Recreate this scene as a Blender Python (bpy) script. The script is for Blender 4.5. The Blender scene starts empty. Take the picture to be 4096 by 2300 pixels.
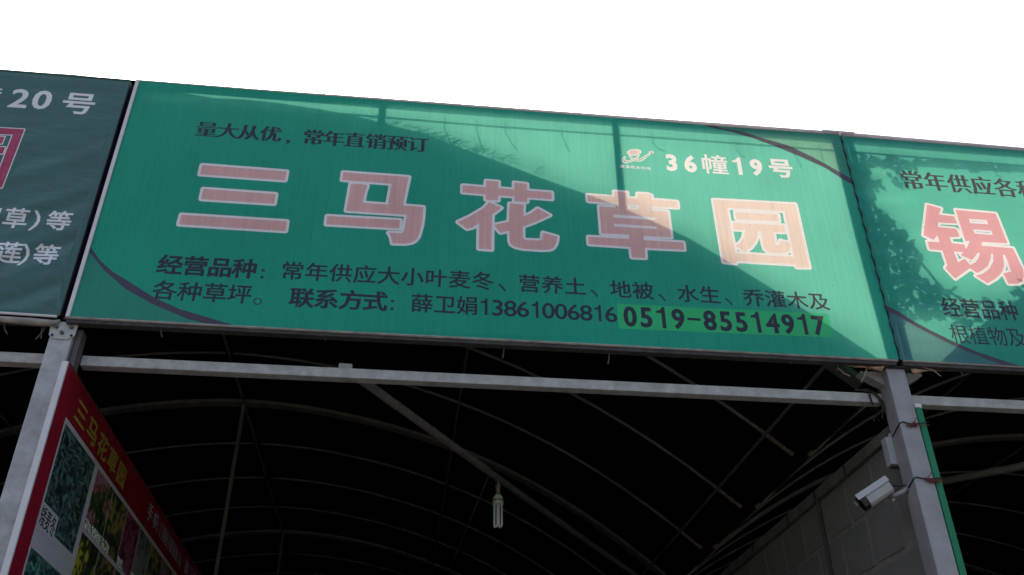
import bpy, bmesh, math, random, time
import numpy as np
from mathutils import Vector, Matrix
from mathutils.geometry import delaunay_2d_cdt
random.seed(7)
rng = np.random.default_rng(7)
sc = bpy.context.scene
COL = sc.collection
T0 = time.time()

# ------------------------------------------------------------------ camera
cam = bpy.data.cameras.new('camera'); cam.sensor_width = 36.0; cam.lens = 32.01
cam.clip_start = 0.05; cam.clip_end = 3000
co = bpy.data.objects.new('camera', cam); COL.objects.link(co)
CR = Matrix(((0.99311631, -0.05745046, -0.10207568), (-0.11695452, -0.53436822, -0.8371214), (-0.00645299, 0.84329713, -0.53740889)))
co.matrix_world = Matrix.Translation((1.593, -3.790, 1.6)) @ CR.to_4x4()
sc.camera = co

# ------------------------------------------------------------------ light
SUN_EL, SUN_AZ = 55.0, -6.0          # azimuth from +Y towards +X
w = bpy.data.worlds.new('World'); sc.world = w; w.use_nodes = True
nt = w.node_tree; nt.nodes.clear()
sky = nt.nodes.new('ShaderNodeTexSky'); sky.sky_type = 'NISHITA'; sky.sun_disc = False
sky.sun_elevation = math.radians(SUN_EL); sky.sun_rotation = math.radians(SUN_AZ)
sky.air_density = 1.0; sky.dust_density = 8.0; sky.ozone_density = 0.3
bg = nt.nodes.new('ShaderNodeBackground'); bg.inputs['Strength'].default_value = 0.15
wo = nt.nodes.new('ShaderNodeOutputWorld')
nt.links.new(sky.outputs[0], bg.inputs[0]); nt.links.new(bg.outputs[0], wo.inputs[0])
sl = bpy.data.lights.new('sun', 'SUN'); sl.energy = 4.0; sl.angle = math.radians(0.5); sl.color = (1.0, 0.95, 0.87)
so = bpy.data.objects.new('sun', sl); COL.objects.link(so)
SD = Vector((math.sin(math.radians(SUN_AZ)) * math.cos(math.radians(SUN_EL)), math.cos(math.radians(SUN_AZ)) * math.cos(math.radians(SUN_EL)), math.sin(math.radians(SUN_EL))))
so.location = (0, 20, 30)
so.rotation_euler = SD.to_track_quat('Z', 'Y').to_euler()
sc.view_settings.view_transform = 'Standard'; sc.view_settings.look = 'None'
sc.view_settings.gamma = 1.0; sc.view_settings.use_curve_mapping = False
sc.view_settings.exposure = 1.2

# ------------------------------------------------------------------ materials
def mat(name, base, rough=0.6, metal=0.0, noise=0.0, nscale=8.0, col2=None, bump=0.0, bscale=60.0, spec=0.3, stretch=(1, 1, 1), trans=None, detail=6.0):
    m = bpy.data.materials.new(name); m.use_nodes = True
    n = m.node_tree; L = n.links; n.nodes.clear()
    out = n.nodes.new('ShaderNodeOutputMaterial')
    p = n.nodes.new('ShaderNodeBsdfPrincipled')
    p.inputs['Roughness'].default_value = rough; p.inputs['Metallic'].default_value = metal
    p.inputs['Specular IOR Level'].default_value = spec
    tc = n.nodes.new('ShaderNodeTexCoord'); mp = n.nodes.new('ShaderNodeMapping')
    mp.inputs['Scale'].default_value = stretch
    L.new(tc.outputs['Object'], mp.inputs[0])
    col = None
    fac = None
    if noise > 0 or col2:
        nz = n.nodes.new('ShaderNodeTexNoise'); nz.inputs['Scale'].default_value = nscale; nz.inputs['Detail'].default_value = detail
        nz.inputs['Roughness'].default_value = 0.6
        L.new(mp.outputs[0], nz.inputs['Vector'])
        rm = n.nodes.new('ShaderNodeMapRange'); rm.inputs[1].default_value = 0.3; rm.inputs[2].default_value = 0.7
        L.new(nz.outputs[0], rm.inputs[0]); fac = rm.outputs[0]
        mx = n.nodes.new('ShaderNodeMix'); mx.data_type = 'RGBA'
        c2 = col2 if col2 else tuple(c * (1 - noise) for c in base)
        c1 = base if col2 else tuple(min(1, c * (1 + noise)) for c in base)
        mx.inputs[6].default_value = (*c1, 1); mx.inputs[7].default_value = (*c2, 1)
        L.new(fac, mx.inputs[0]); col = mx.outputs[2]
    if col is not None: L.new(col, p.inputs['Base Color'])
    else: p.inputs['Base Color'].default_value = (*base, 1)
    if bump > 0:
        nb = n.nodes.new('ShaderNodeTexNoise'); nb.inputs['Scale'].default_value = bscale; nb.inputs['Detail'].default_value = 4
        L.new(tc.outputs['Object'], nb.inputs['Vector'])
        b = n.nodes.new('ShaderNodeBump'); b.inputs['Strength'].default_value = bump; b.inputs['Distance'].default_value = 0.01
        L.new(nb.outputs[0], b.inputs['Height']); L.new(b.outputs[0], p.inputs['Normal'])
    if trans:
        t = n.nodes.new('ShaderNodeBsdfTranslucent'); t.inputs[0].default_value = (*trans, 1)
        a = n.nodes.new('ShaderNodeAddShader'); L.new(p.outputs[0], a.inputs[0]); L.new(t.outputs[0], a.inputs[1])
        L.new(a.outputs[0], out.inputs[0])
    else:
        L.new(p.outputs[0], out.inputs[0])
    return m

def printed(name, front, trans, streak=0.14, creases=0.0):
    """ink on translucent banner cloth: front reflectance plus light let through; fine vertical streaks of weathering"""
    m = bpy.data.materials.new(name); m.use_nodes = True
    n = m.node_tree; L = n.links; n.nodes.clear()
    out = n.nodes.new('ShaderNodeOutputMaterial')
    tc = n.nodes.new('ShaderNodeTexCoord')
    mp = n.nodes.new('ShaderNodeMapping'); mp.inputs['Scale'].default_value = (38, 1, 0.9)
    L.new(tc.outputs['Object'], mp.inputs[0])
    n1 = n.nodes.new('ShaderNodeTexNoise'); n1.inputs['Scale'].default_value = 1.6; n1.inputs['Detail'].default_value = 8; n1.inputs['Roughness'].default_value = 0.75
    L.new(mp.outputs[0], n1.inputs['Vector'])
    n2 = n.nodes.new('ShaderNodeTexNoise'); n2.inputs['Scale'].default_value = 2.2; n2.inputs['Detail'].default_value = 5
    L.new(tc.outputs['Object'], n2.inputs['Vector'])
    r1 = n.nodes.new('ShaderNodeMapRange'); r1.inputs[1].default_value = 0.25; r1.inputs[2].default_value = 0.75
    r1.inputs[3].default_value = 1 - streak; r1.inputs[4].default_value = 1 + streak
    L.new(n1.outputs[0], r1.inputs[0])
    r2 = n.nodes.new('ShaderNodeMapRange'); r2.inputs[1].default_value = 0.3; r2.inputs[2].default_value = 0.7
    r2.inputs[3].default_value = 0.92; r2.inputs[4].default_value = 1.08
    L.new(n2.outputs[0], r2.inputs[0])
    # small specks of dirt
    vo = n.nodes.new('ShaderNodeTexVoronoi'); vo.inputs['Scale'].default_value = 6.5
    L.new(tc.outputs['Object'], vo.inputs['Vector'])
    r3 = n.nodes.new('ShaderNodeMapRange'); r3.inputs[1].default_value = 0.010; r3.inputs[2].default_value = 0.035
    r3.inputs[3].default_value = 0.45; r3.inputs[4].default_value = 1.0
    L.new(vo.outputs['Distance'], r3.inputs[0])
    m1 = n.nodes.new('ShaderNodeMath'); m1.operation = 'MULTIPLY'; L.new(r1.outputs[0], m1.inputs[0]); L.new(r2.outputs[0], m1.inputs[1])
    m2 = n.nodes.new('ShaderNodeMath'); m2.operation = 'MULTIPLY'; L.new(m1.outputs[0], m2.inputs[0]); L.new(r3.outputs[0], m2.inputs[1])
    def tint(c):
        v = n.nodes.new('ShaderNodeVectorMath'); v.operation = 'SCALE'; v.inputs[0].default_value = c
        L.new(m2.outputs[0], v.inputs['Scale']); return v.outputs[0]
    p = n.nodes.new('ShaderNodeBsdfPrincipled'); p.inputs['Roughness'].default_value = 0.5; p.inputs['Specular IOR Level'].default_value = 0.18
    L.new(tint(front), p.inputs['Base Color'])
    t = n.nodes.new('ShaderNodeBsdfTranslucent'); L.new(tint(trans), t.inputs[0])
    bw = n.nodes.new('ShaderNodeTexNoise'); bw.inputs['Scale'].default_value = 3.0; bw.inputs['Detail'].default_value = 3
    ms = n.nodes.new('ShaderNodeMapping'); ms.inputs['Scale'].default_value = (1.0, 1, 3.2) if creases else (3.0, 1, 1.2)
    ms.inputs['Rotation'].default_value = (0, 0.5 if creases > 0.5 else 0.0, 0)
    L.new(tc.outputs['Object'], ms.inputs[0]); L.new(ms.outputs[0], bw.inputs['Vector'])
    b = n.nodes.new('ShaderNodeBump'); b.inputs['Strength'].default_value = 0.35 + creases * 0.5; b.inputs['Distance'].default_value = 0.02
    L.new(bw.outputs[0], b.inputs['Height']); L.new(b.outputs[0], p.inputs['Normal'])
    a = n.nodes.new('ShaderNodeAddShader'); L.new(p.outputs[0], a.inputs[0]); L.new(t.outputs[0], a.inputs[1]); L.new(a.outputs[0], out.inputs[0])
    return m

M = {}
M['green'] = printed('banner_green_print', (0.010, 0.310, 0.200), (0.042, 0.125, 0.088), 0.14)
M['corner'] = printed('banner_corner_print', (0.026, 0.235, 0.165), (0.050, 0.102, 0.062), 0.10)
M['stripe'] = printed('banner_stripe_print', (0.065, 0.06, 0.095), (0.022, 0.022, 0.018), 0.10)
M['pink'] = printed('banner_pink_print', (0.70, 0.40, 0.365), (0.165, 0.145, 0.105), 0.16)
M['white'] = printed('banner_white_print', (0.80, 0.75, 0.74), (0.160, 0.140, 0.110), 0.03)
M['ink'] = printed('banner_dark_ink', (0.030, 0.032, 0.055), (0.018, 0.018, 0.016), 0.05)
M['sticker'] = printed('phone_sticker_green', (0.03, 0.46, 0.16), (0.015, 0.09, 0.04), 0.05)
M['logo_green'] = printed('logo_pale_green', (0.28, 0.45, 0.36), (0.10, 0.12, 0.08), 0.04)
M['logo_pink'] = printed('logo_pale_pink', (0.74, 0.52, 0.48), (0.15, 0.125, 0.098), 0.04)
M['rgreen'] = printed('creased_banner_green_print', (0.016, 0.26, 0.19), (0.032, 0.118, 0.080), 0.06, 0.3)
M['rcorner'] = printed('creased_banner_corner_print', (0.035, 0.155, 0.16), (0.03, 0.07, 0.055), 0.06, 0.3)
M['rpink'] = printed('creased_banner_pink_print', (0.66, 0.27, 0.27), (0.150, 0.078, 0.072), 0.05, 0.3)
M['lgreen'] = printed('slate_green_banner_print', (0.070, 0.155, 0.150), (0.002, 0.005, 0.005), 0.05, 0.9)
M['lwhite'] = printed('slate_banner_white_print', (0.74, 0.74, 0.75), (0.02, 0.02, 0.02), 0.04, 0.9)
M['lpink'] = printed('slate_banner_crimson_print', (0.42, 0.07, 0.14), (0.01, 0.003, 0.005), 0.04, 0.9)
M['hem'] = mat('white_hem_cloth', (0.68, 0.65, 0.66), 0.6, noise=0.08)
M['hem_thin'] = mat('pale_hem_cloth', (0.40, 0.37, 0.38), 0.6, noise=0.2, trans=(0.22, 0.20, 0.21))
M['hem_dirty'] = mat('dirty_hem_cloth', (0.30, 0.27, 0.24), 0.7, noise=0.4, nscale=14)
M['galv'] = mat('galvanised_steel', (0.40, 0.39, 0.38), 0.5, 0.2, noise=0.26, nscale=13, detail=10.0, bump=0.1, bscale=90)
M['galv_old'] = mat('weathered_galvanised_steel', (0.46, 0.45, 0.43), 0.55, 0.1, noise=0.26, nscale=16, detail=11.0, bump=0.08, bscale=80)
M['paint'] = mat('grey_painted_steel', (0.32, 0.31, 0.305), 0.42, 0.1, noise=0.15, nscale=9, detail=10.0, bump=0.15, bscale=160)
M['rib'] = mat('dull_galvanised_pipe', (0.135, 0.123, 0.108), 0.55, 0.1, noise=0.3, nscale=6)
M['rib_end'] = mat('rusty_pipe', (0.14, 0.095, 0.07), 0.7, 0.0, noise=0.4, nscale=25)
M['frame'] = mat('dark_weathered_frame_tube', (0.065, 0.06, 0.056), 0.6, 0.1, noise=0.35, nscale=20)
M['frame_purple'] = mat('dark_purple_tube', (0.035, 0.028, 0.045), 0.45, noise=0.3)
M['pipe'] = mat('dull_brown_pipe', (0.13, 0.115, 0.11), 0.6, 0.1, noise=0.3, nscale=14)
M['net'] = mat('black_shade_cloth', (0.007, 0.007, 0.008), 0.9, noise=0.3, nscale=30, spec=0.05)
M['wire'] = mat('binding_wire', (0.12, 0.10, 0.09), 0.5, 0.4, noise=0.3)
M['wire_red'] = mat('rusty_red_wire', (0.14, 0.035, 0.03), 0.6, noise=0.3)
M['cable'] = mat('black_cable', (0.02, 0.02, 0.025), 0.5)
M['bolt'] = mat('rusty_bolt', (0.13, 0.11, 0.09), 0.6, 0.3, noise=0.4, nscale=60)
M['hole'] = mat('dark_hole', (0.01, 0.01, 0.01), 0.9)
M['red'] = mat('board_red_print', (0.30, 0.012, 0.028), 0.35, noise=0.07, spec=0.45)
M['board_white'] = mat('board_white_print', (0.55, 0.53, 0.54), 0.4, noise=0.05)
M['board_edge'] = mat('board_white_edge', (0.66, 0.64, 0.65), 0.5, noise=0.06)
M['yellow'] = mat('board_yellow_print', (0.44, 0.31, 0.05), 0.45)
M['black_print'] = mat('board_black_print', (0.02, 0.02, 0.03), 0.5)
M['mortar'] = mat('mortar', (0.25, 0.23, 0.205), 0.95, noise=0.22, nscale=12, bump=0.6, bscale=60, spec=0.05)
M['block'] = mat('grey_block', (0.185, 0.185, 0.175), 0.95, noise=0.3, nscale=6, col2=(0.24, 0.21, 0.195), bump=0.5, bscale=70, spec=0.05)
M['cam_white'] = mat('camera_housing_white', (0.44, 0.44, 0.44), 0.4, noise=0.12)
M['cam_black'] = mat('camera_glass_black', (0.012, 0.012, 0.014), 0.15, spec=0.5)
M['cream'] = mat('lamp_cream_plastic', (0.55, 0.52, 0.43), 0.4, noise=0.05)
M['teal_band'] = mat('lamp_teal_band', (0.01, 0.16, 0.13), 0.4)
M['tube'] = mat('lamp_tube_white', (0.70, 0.70, 0.70), 0.25)
M['socket'] = mat('lamp_socket_brown', (0.22, 0.16, 0.12), 0.5, noise=0.3, nscale=40)
M['concrete'] = mat('concrete_ground', (0.10, 0.098, 0.092), 0.95, noise=0.2, nscale=1.5, bump=0.3, bscale=30, spec=0.1)
M['earth'] = mat('earth_floor', (0.035, 0.031, 0.027), 0.95, noise=0.3, nscale=2, spec=0.05)
M['leaf'] = mat('leaf_green', (0.05, 0.10, 0.03), 0.5, noise=0.3, nscale=5)
M['scrap'] = mat('dry_cloth_scrap', (0.32, 0.20, 0.11), 0.8, noise=0.35, nscale=16, trans=(0.25, 0.14, 0.07))
M['straw'] = mat('pale_straw', (0.27, 0.23, 0.17), 0.7)
M['strip_green'] = mat('green_board_edge', (0.010, 0.20, 0.085), 0.4, noise=0.08)
M['steel_strip'] = mat('wall_top_channel', (0.16, 0.148, 0.138), 0.7, 0.1, noise=0.25, nscale=10)

# ------------------------------------------------------------------ mesh helpers
def link(name, me, m=None, parent=None):
    o = bpy.data.objects.new(name, me); COL.objects.link(o)
    if m is not None:
        me.materials.clear(); me.materials.append(m)
    if parent is not None: o.parent = parent
    return o

def obj(name, bm, m, parent=None, smooth=False, bevel=0.0):
    if bevel > 0:
        bmesh.ops.bevel(bm, geom=[e for e in bm.edges], offset=bevel, segments=2, profile=0.6, affect='EDGES', clamp_overlap=True)
    bmesh.ops.recalc_face_normals(bm, faces=bm.faces)
    me = bpy.data.meshes.new(name); bm.to_mesh(me); bm.free()
    if smooth:
        for p in me.polygons: p.use_smooth = True
    return link(name, me, m, parent)

def box(bm, x0, x1, y0, y1, z0, z1):
    vs = [bm.verts.new((x, y, z)) for x in (x0, x1) for y in (y0, y1) for z in (z0, z1)]
    for f in ((0, 1, 3, 2), (4, 6, 7, 5), (0, 4, 5, 1), (2, 3, 7, 6), (0, 2, 6, 4), (1, 5, 7, 3)):
        bm.faces.new([vs[i] for i in f])

def boxm(*a):
    bm = bmesh.new(); box(bm, *a); return bm

def tube(bm, pts, r, seg=8, cap=True):
    pts = [Vector(p) for p in pts]; rings = []
    rr = r if isinstance(r, (list, tuple)) else [r] * len(pts)
    up = None
    for i, p in enumerate(pts):
        d = (pts[min(i + 1, len(pts) - 1)] - pts[max(i - 1, 0)]).normalized()
        if up is None:
            up = Vector((0, 0, 1)) if abs(d.z) < 0.9 else Vector((1, 0, 0))
        a = d.cross(up)
        if a.length < 1e-5: a = d.cross(Vector((0, 1, 0)))
        a.normalize(); b = a.cross(d).normalized(); up = b
        rings.append([bm.verts.new(p + (a * math.cos(t) + b * math.sin(t)) * rr[i]) for t in [2 * math.pi * k / seg for k in range(seg)]])
    for i in range(len(rings) - 1):
        for k in range(seg):
            bm.faces.new((rings[i][k], rings[i][(k + 1) % seg], rings[i + 1][(k + 1) % seg], rings[i + 1][k]))
    if cap:
        bm.faces.new(rings[0]); bm.faces.new(rings[-1])

def tubem(pts, r, seg=8):
    bm = bmesh.new(); tube(bm, pts, r, seg); return bm

def lathe(bm, cx, cy, prof, seg=20):
    rings = []
    for r, z in prof:
        rings.append([bm.verts.new((cx + r * math.cos(2 * math.pi * k / seg), cy + r * math.sin(2 * math.pi * k / seg), z)) for k in range(seg)])
    for i in range(len(rings) - 1):
        for k in range(seg): bm.faces.new((rings[i][k], rings[i][(k + 1) % seg], rings[i + 1][(k + 1) % seg], rings[i + 1][k]))
    bm.faces.new(rings[0]); bm.faces.new(rings[-1])

def plate(bm, pts, t):
    """extrude the planar outline pts along vector t"""
    a = [bm.verts.new(p) for p in pts]; b = [bm.verts.new(Vector(p) + Vector(t)) for p in pts]
    bm.faces.new(a); bm.faces.new(b)
    for i in range(len(a)): bm.faces.new((a[i], a[(i + 1) % len(a)], b[(i + 1) % len(a)], b[i]))

def thing(name, label, cat, loc=(0, 0, 0), group=None):
    o = bpy.data.objects.new(name, None); COL.objects.link(o); o.location = loc
    o.empty_display_size = 0.1
    o['label'] = label; o['category'] = cat
    if group: o['group'] = group
    bpy.context.view_layer.update()
    return o

def under(o, parent):
    """parent keeping the world coordinates the mesh was written in"""
    o.parent = parent
    o.matrix_parent_inverse = Matrix.Translation(parent.location).inverted()
    return o

def part(name, bm, m, parent, smooth=False, bevel=0.0):
    o = obj(name, bm, m, None, smooth, bevel); return under(o, parent)

def tag(o, label, cat, group=None):
    o['label'] = label; o['category'] = cat
    if group: o['group'] = group
    return o

def structure(o):
    o['kind'] = 'structure'; return o

GLYPH={
 'san':[[446,938,876,932,875,872,446,877],[478,784,840,779,840,717,479,720],[400,616,917,612,917,553,399,558]],
 'ma':[[1166,951,1509,949,1488,756,1594,754,1594,686,1590,630,1580,578,1575,559,1563,538,1545,525,1512,516,1451,514,1446,541,1438,562,1428,577,1489,578,1500,586,1505,600,1513,697,1205,700,1213,876,1264,879,1290,876,1297,869,1289,831,1283,757,1412,755,1422,895,1166,899],[1113,659,1480,660,1479,608,1113,608]],
 'hua':[[1796,918,1918,917,1920,962,1986,962,1985,917,2071,916,2072,964,2139,961,2140,916,2273,915,2273,869,2140,868,2138,837,2072,837,2071,868,1985,867,1985,833,1919,832,1919,868,1796,870],[1937,817,2001,785,1977,761,1953,735,1952,661,1951,512,1886,513,1886,675,1855,645,1824,632,1776,672,1838,714,1910,775],[2046,818,2120,817,2117,784,2118,737,2159,764,2195,799,2259,760,2177,706,2113,671,2112,604,2117,591,2128,586,2204,590,2213,598,2219,641,2293,622,2289,594,2282,571,2269,549,2249,536,2205,531,2111,531,2074,538,2052,551,2045,572,2043,639,1996,622,1963,668,2042,697]],
 'cao':[[2470,917,2617,917,2619,956,2690,955,2686,917,2748,919,2749,954,2808,955,2825,948,2820,919,2966,918,2965,877,2819,873,2819,844,2906,845,2906,673,2756,668,2755,641,2969,644,2969,597,2756,591,2753,526,2682,524,2680,590,2459,589,2459,636,2679,642,2678,669,2530,666,2530,845,2620,846,2619,875,2471,874],[2686,873,2749,875,2748,844,2686,842],[2602,798,2833,799,2832,779,2602,777],[2602,736,2833,737,2833,720,2602,716]],
 'yuan':[[3174,949,3642,955,3643,533,3573,531,3571,548,3247,547,3241,532,3175,534],[3244,900,3572,903,3570,597,3247,597],[3289,874,3529,876,3527,831,3287,826],[3263,800,3549,804,3551,759,3482,755,3481,675,3488,667,3501,668,3509,686,3513,700,3565,688,3561,660,3550,636,3526,621,3483,616,3434,617,3416,633,3412,664,3412,755,3394,754,3389,720,3369,680,3341,643,3302,609,3256,644,3283,665,3308,702,3327,756,3263,755]],
 'xi':[[4424,1012,4501,991,4479,947,4567,940,4570,891,4458,889,4445,855,4546,852,4555,846,4559,804,4549,796,4496,790,4499,750,4570,747,4574,716,4610,774,4583,770,4588,987,4827,980,4832,773,4681,772,4670,746,4855,742,4870,599,4855,552,4838,521,4806,505,4752,502,4741,566,4791,582,4796,656,4793,695,4780,694,4773,651,4761,612,4730,568,4689,532,4631,497,4576,540,4624,558,4671,593,4710,646,4724,696,4711,696,4700,662,4665,609,4622,577,4589,559,4555,587,4452,515,4413,578,4430,600,4431,698,4357,701,4359,752,4430,752,4427,799,4398,766,4345,792],[4652,931,4759,930,4760,901,4651,900],[4653,857,4763,856,4761,824,4654,826],[4496,696,4551,695,4530,673,4585,645,4609,668,4634,698,4646,692,4626,657,4601,630,4565,609,4544,649,4497,621]],
 'left':[[-670,1096,-477,1099,-480,713,-524,713,-523,1057,-656,1050],[-652,1036,-558,1040,-557,992,-638,986],[-632,965,-536,972,-536,927,-619,920]],
}
STRIPE={
 'stripe_bl':[12,393,77,320,146,263,214,222,356,135,491,75,762,-2,641,-9,497,40,364,94,226,168,108,265,14,365],
 'stripe_tr':[3287,1479,3405,1467,3521,1428,3671,1384,3791,1316,3873,1263,3994,1171,3981,1135,3866,1231,3736,1301,3591,1370,3463,1421,3351,1454,3234,1477],
 'old':[3279,1478,3400,1472,3551,1427,3683,1375,3887,1276,3994,1171,3983,1145,3861,1255,3719,1319,3547,1397,3370,1463,3241,1472],
 'stripe_r':[4084,286,4146,231,4226,178,4341,116,4440,69,4542,35,4644,3,4567,-3,4500,21,4417,56,4321,99,4220,154,4139,204,4076,254],
}
LOGO={
 'shell':[2715,1240,2718,1248,2725,1254,2738,1262,2758,1266,2773,1266,2785,1262,2790,1256,2788,1248,2777,1238,2764,1231,2750,1225,2733,1225,2721,1230],
 'tail':[2697,1209,2693,1198,2695,1186,2701,1181,2715,1181,2732,1188,2750,1199,2765,1211,2779,1226,2770,1210,2754,1195,2737,1184,2722,1175,2704,1167,2691,1166,2683,1173,2681,1183,2685,1194],
 'head':[2722,1219,2730,1212,2738,1204,2750,1196,2765,1196,2781,1200,2796,1209,2811,1221,2826,1235,2843,1247,2836,1236,2823,1224,2810,1208,2794,1194,2779,1185,2766,1184,2751,1187,2738,1195,2729,1203],
 'dot':[2841,1256,2847,1262,2854,1264,2861,1263,2864,1258,2860,1253,2853,1250,2845,1251],
}
BZ = 3.737      # height of the banners' bottom edge

# ------------------------------------------------------------------ ground
bm = bmesh.new(); bmesh.ops.create_grid(bm, x_segments=2, y_segments=2, size=1500)
structure(obj('ground', bm, M['earth']))
structure(obj('forecourt_paving', boxm(-40, 40, -14, 0.4, -0.06, 0.02), M['concrete']))

# ------------------------------------------------------------------ banner print machinery
CH = {}
def char_loops(c):
    """closed outlines of one character, em units, from the text system's own font"""
    if c in CH: return CH[c]
    cu = bpy.data.curves.new('glyph', 'FONT'); cu.body = c; cu.resolution_u = 3
    o = bpy.data.objects.new('glyph', cu); COL.objects.link(o)
    bpy.context.view_layer.update()
    ev = o.evaluated_get(bpy.context.evaluated_depsgraph_get()); me = ev.to_mesh()
    cnt = {}
    for p in me.polygons:
        vs = list(p.vertices)
        for i in range(len(vs)):
            a, b = vs[i], vs[(i + 1) % len(vs)]
            if (b, a) in cnt: del cnt[(b, a)]
            else: cnt[(a, b)] = 1
    nxt = {}
    for a, b in cnt: nxt.setdefault(a, []).append(b)
    loops = []
    while nxt:
        a = next(iter(nxt)); lp = [a]; cur = a
        while True:
            b = nxt[cur].pop()
            if not nxt[cur]: del nxt[cur]
            if b == a or b not in nxt: break
            lp.append(b); cur = b
        if len(lp) > 2: loops.append([(me.vertices[i].co.x, me.vertices[i].co.y) for i in lp])
    ev.to_mesh_clear(); bpy.data.objects.remove(o); bpy.data.curves.remove(cu)
    CH[c] = loops
    return loops

def fat(loops, ox, oy):
    """thicken (or thin) outlines; ox, oy in em. Faces are counter-clockwise, so ink lies to the left."""
    out = []
    for lp in loops:
        n = len(lp); q = []
        for i in range(n):
            p0 = Vector(lp[i - 1]); p = Vector(lp[i]); p1 = Vector(lp[(i + 1) % n])
            e0 = (p - p0); e1 = (p1 - p)
            if e0.length < 1e-6 or e1.length < 1e-6: q.append(tuple(p)); continue
            e0.normalize(); e1.normalize()
            n0 = Vector((e0.y, -e0.x)); n1 = Vector((e1.y, -e1.x)); m = n0 + n1
            if m.length < 0.3: m = n0
            else: m = m * (2 / max(m.length_squared, 0.9))
            q.append((p.x + m.x * ox, p.y + m.y * oy))
        out.append(q)
    return out

def one(cx, cz, h, sw):
    x = cx + 0.14 * h; b = cz - h / 2; t = cz + h / 2
    return [[(x, b), (x, t), (x - sw * 0.75, t), (x - sw * 0.95, t - 0.09 * h), (x - sw - 0.05 * h, t - 0.15 * h), (x - sw - 0.21 * h, t - 0.20 * h), (x - sw - 0.21 * h, t - 0.30 * h), (x - sw, t - 0.30 * h), (x - sw, b)]]

def glyph(c, cx, cz, ex, ez=None, bold=0.0, serif=False, shear=0.0):
    """character c centred on (cx, cz); ex, ez = em width and height (all mm)"""
    ez = ez or ex
    if c == '1':
        h = ez * (0.73 + 1.6 * bold); return one(cx, cz, h, ex * (0.075 + 2.0 * bold))
    L = char_loops(c)
    if serif: L = fat(L, 0.040, 0.0)
    elif bold: L = fat(L, bold, bold * 0.8)
    if c.isdigit() or c == '-':
        xs = [p[0] for lp in L for p in lp]; mx = (min(xs) + max(xs)) / 2; my = 0.364
    else: mx, my = 0.5, 0.38
    return [[(cx + (x - mx) * ex + (y - my) * ez * shear, cz + (y - my) * ez) for x, y in lp] for lp in L]

def pairs(v): return [(v[i], v[i + 1]) for i in range(0, len(v), 2)]

def inside(P, loops):
    r = np.zeros(len(P), bool)
    for lp in loops:
        a = np.array(lp); b = np.roll(a, -1, 0)
        for (x0, y0), (x1, y1) in zip(a, b):
            if y0 == y1: continue
            c = ((y0 > P[:, 1]) != (y1 > P[:, 1])) & (P[:, 0] < (x1 - x0) * (P[:, 1] - y0) / (y1 - y0) + x0)
            r ^= c
    return r

def near(P, loops, wd):
    r = np.zeros(len(P), bool)
    for lp in loops:
        a = np.array(lp, float); b = np.roll(a, -1, 0)
        for p, q in zip(a, b):
            d = q - p; l2 = max((d * d).sum(), 1e-9)
            t = np.clip(((P - p) @ d) / l2, 0, 1)
            r |= (((P - p - t[:, None] * d) ** 2).sum(1) < wd * wd)
    return r

def capsules(loops, wd):
    out = []
    for lp in loops:
        n = len(lp)
        for i in range(n):
            p = Vector(lp[i]); q = Vector(lp[(i + 1) % n]); d = (q - p)
            if d.length < 1e-6: continue
            a = math.atan2(d.y, d.x); c = []
            for k in range(6): t = a + math.pi / 2 + math.pi * k / 5; c.append((p.x + wd * math.cos(t), p.y + wd * math.sin(t)))
            for k in range(6): t = a - math.pi / 2 + math.pi * k / 5; c.append((q.x + wd * math.cos(t), q.y + wd * math.sin(t)))
            out.append(c)
    return out

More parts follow.
